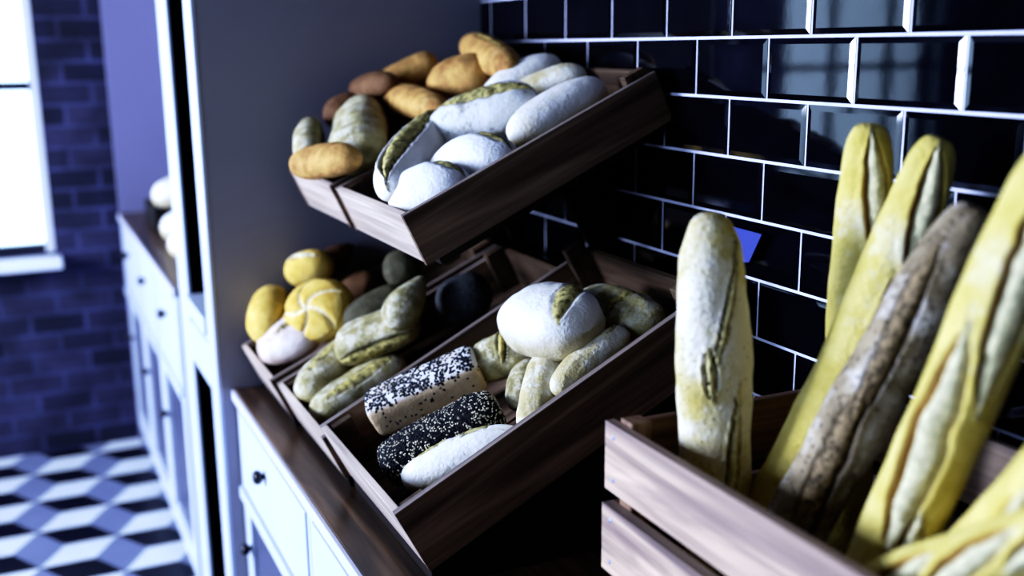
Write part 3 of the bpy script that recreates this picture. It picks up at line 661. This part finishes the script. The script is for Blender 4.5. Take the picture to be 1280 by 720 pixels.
# ---- standing baguettes
gb = 'baguettes in the near crate'
def pix(p):
    d = p - EYE; c_ = [d.x * _X[i] + d.y * _Y[i] + d.z * _U[i] for i in range(3)]
    return Vector((640 + FPX * c_[0] / c_[2], 360 + FPX * c_[1] / c_[2]))
def at_line(p1, p0, f): return pix(p1 + (p0 - p1) * f)
def bag(label, mat, a, ya, b_, yb, dia, turn, cuts, seed, stand=True, **kw):
    """a baguette from its foot (seen at b_, depth yb) to its tip (seen at a, depth ya)"""
    p1, p0 = at_y(a[0], a[1], ya), at_y(b_[0], b_[1], yb)
    if stand:                                   # carry the foot on down to the bottom of the crate
        lo, hi = 0.3, 3.0; vis = Vector(((b_[0] - a[0]), (b_[1] - a[1])))
        for it in range(40):
            md = (lo + hi) / 2; pf = at_y(a[0] + vis.x * md, a[1] + vis.y * md, yb)
            if pf.z > TOP + .036: lo = md
            else: hi = md
        tt = lo; p0 = pf
        # the cuts were read off the part down to b_: find where that lies on the whole loaf
        best = min((abs((at_line(p1, p0, f / 200) - Vector(b_)).length), f / 200) for f in range(20, 201))[1]
        cuts = [(1 - (1 - c_[0]) * best, c_[1], 1 - (1 - c_[2]) * best) + tuple(c_[3:]) for c_ in cuts]
    if DEBUG: print('BAG', label[:40], tuple(round(q_, 3) for q_ in p0), 'L', round((p1 - p0).length, 3))
    L = (p1 - p0).length; ax = (p1 - p0).normalized(); up = Matrix.Rotation(turn, 3, ax) @ (EYE - (p0 + p1) / 2).normalized()
    o = bpy.data.objects.new('baguette', bread_mesh('baguette', L, dia, dia * .94, e=kw.pop('e', 4.0), ex=2.0, flat=.92, nu=190, nv=110, seed=seed, cuts=cuts, lumps=kw.pop('lumps', .08), lf=kw.pop('lf', 11), flour_all=True, **kw)); C.objects.link(o)
    o.data.materials.append(mat); place(o, p0, p1, up); tag(o, label, 'bread', gb); return o
def slashes(n, lo, hi, tw=.55, wd=.013, dp=.006, ear=1, over=1.25, shift=0.0):
    r = []; st = (hi - lo) / n
    for i in range(n):
        c_ = lo + st * (i + .5); r.append((c_ - st * .5 * over, shift - tw, c_ + st * .5 * over, shift + tw, wd, dp, ear))
    return r
bag('floury pale baguette standing upright apart from the rest, nearest the large crate', B['bagflour'], (889, 266), 1.08, (897, 735), 1.09, .096, 0, [(.93, -1.0, .2, .1, .006, .007, 1), (.18, -.65, -.65, -.25, .008, .008, 1), (.38, .12, .12, .05, .008, .010, 1)], 61, lumps=.10, e=3.4)
bag('yellow baguette standing highest against the tiles', B['bag'], (1087, 155), 1.02, (1054, 640), 1.09, .073, 0, [(.99, -.15, .26, -.95, .017, .007, 1), (.40, -.2, -.4, -.8, .015, .006, 1)], 62)
bag('yellow baguette crossing in front of the highest one, leaning right', B['bag'], (1190, 178), .92, (932, 695), 1.09, .074, 0, [(.98, -.1, .36, -1.0, .018, .007, 1), (.46, -.35, -.25, -1.0, .015, .006, 1), (-.1, -.4, -.9, -.9, .013, .006, 1)], 63, bend=.03)
bag('rustic brown baguette with grey flour, leaning among the yellow baguettes', B['rustic'], (1222, 258), .83, (942, 750), 1.02, .080, 0, [(-.8, -.3, .2, .25, .016, .004, 1), (0, .0, .85, .5, .014, .004, 1)], 64, lumps=.10, wr=.05)
bag('thick yellow baguette leaning right with its top out of view', B['bag'], (1350, 150), .66, (1074, 778), .88, .081, 0, [(.98, -.05, .05, -.55, .018, .007, 1), (.30, .40, -.58, .02, .019, .008, 1), (-.4, -.3, -.98, -.6, .015, .007, 1)], 65)
bag('yellow baguette sloping up in the corner of the near crate', B['bag'], (1420, 500), .52, (1160, 765), .80, .075, 0, slashes(3, -.8, .9, .5, .015, .008, 1, shift=-.2), 66, stand=False)
bag('yellow baguette lying low at the near end of the crate', B['bag'], (1430, 640), .50, (1070, 745), .78, .062, 0, slashes(3, -.8, .9, .5, .013, .007, -1), 67, stand=False)

# ---- breads on the far counter
gf = 'loaves on the far counter'
def far_loaf(label, mat, x, y, z, L, W, H, rz, seed, **kw):
    o = bpy.data.objects.new('bread_loaf', bread_mesh('bread_loaf', L, W, H, nu=40, nv=32, seed=seed, e=2.3, lumps=.05, **kw)); C.objects.link(o); o.data.materials.append(mat)
    o.location = (x, y, z); o.rotation_euler = (0, 0, rz); tag(o, label, 'bread', gf); return o
tr_ = MB(); tr_.box(-.14, .14, -.15, .15, 0, .012); tr_.box(-.14, .14, -.15, -.135, .012, .09); tr_.box(-.14, .14, .135, .15, .012, .09); tr_.box(-.14, -.125, -.135, .135, .012, .09); tr_.box(.125, .14, -.135, .135, .012, .09)
t_ = tr_.build('bread_box', M['riser'], None, .002); t_.location = (.61, 4.40, FTOP + .001); tag(t_, 'dark wooden box holding a white loaf on the far counter', 'box')
far_loaf('white loaf piled in the dark box on the far counter', B['floury'], .60, 4.40, FTOP + .115, .24, .20, .16, .5, 71)
far_loaf('white floury loaf on the far worktop in front of the dark box', B['floury'], .535, 3.95, FTOP + .058, .20, .16, .13, 1.2, 72)
far_loaf('pale loaf on the far worktop beside the white post', B['dough'], .50, 3.62, FTOP + .052, .22, .13, .115, 1.45, 73)

# ------------------------------------------------------------------ light
wd = bpy.data.worlds.new('sky'); bpy.context.scene.world = wd; wd.use_nodes = True
nt = wd.node_tree; bg = nt.nodes['Background']; bg.inputs[0].default_value = (0.55, 0.74, 1.0, 1); bg.inputs[1].default_value = 4.5
def area(name, loc, rot, sx, sy, power, col):
    l = bpy.data.lights.new(name, 'AREA'); l.shape = 'RECTANGLE'; l.size = sx; l.size_y = sy; l.energy = power; l.color = col
    o = bpy.data.objects.new(name, l); o.location = loc; o.rotation_euler = rot; C.objects.link(o); return o
BLUE = (0.60, 0.68, 1.0)
area('daylight', (LEFT - .45, .55, 1.95), (0, -PI / 2, 0), 1.9, 2.0, 75, BLUE)
area('daylight', (LEFT - .45, 3.15, 2.05), (0, -PI / 2, 0), 1.5, 1.3, 600, (0.70, 0.76, 1.0))
for a, b_ in wins:
    p_ = area('portal', ((a + b_) / 2, FAR - .0, (WINZ0 + WINZ1) / 2), (-PI / 2, 0, 0), b_ - a, WINZ1 - WINZ0, 1, (1, 1, 1)); p_.data.cycles.is_portal = True
for a, b_ in LWINS:
    p_ = area('portal', (LEFT, (a + b_) / 2, (WINZ0 + WINZ1) / 2), (0, -PI / 2, 0), WINZ1 - WINZ0, b_ - a, 1, (1, 1, 1)); p_.data.cycles.is_portal = True

# ------------------------------------------------------------------ camera
cam = bpy.data.cameras.new('camera'); co = bpy.data.objects.new('camera', cam); C.objects.link(co)
cam.sensor_width = 36; cam.lens = FPX / 1280 * 36; cam.clip_start = .02
right = Vector((_X[0], _Y[0], _U[0])); down = Vector((_X[1], _Y[1], _U[1])); fwd = Vector((_X[2], _Y[2], _U[2]))
co.matrix_world = Matrix.Translation(EYE) @ Matrix((right, -down, -fwd)).transposed().to_4x4()
cam.dof.use_dof = True; cam.dof.focus_distance = 1.70; cam.dof.aperture_fstop = 1.7
S = bpy.context.scene; S.camera = co
S.view_settings.view_transform = 'Standard'; S.view_settings.exposure = 0.0

S.view_settings.use_curve_mapping = True
cv = S.view_settings.curve_mapping.curves[3]
for x_, y_ in ((.015, .004), (.06, .035), (.2, .19), (.5, .60)): cv.points.new(x_, y_)
S.view_settings.curve_mapping.update()
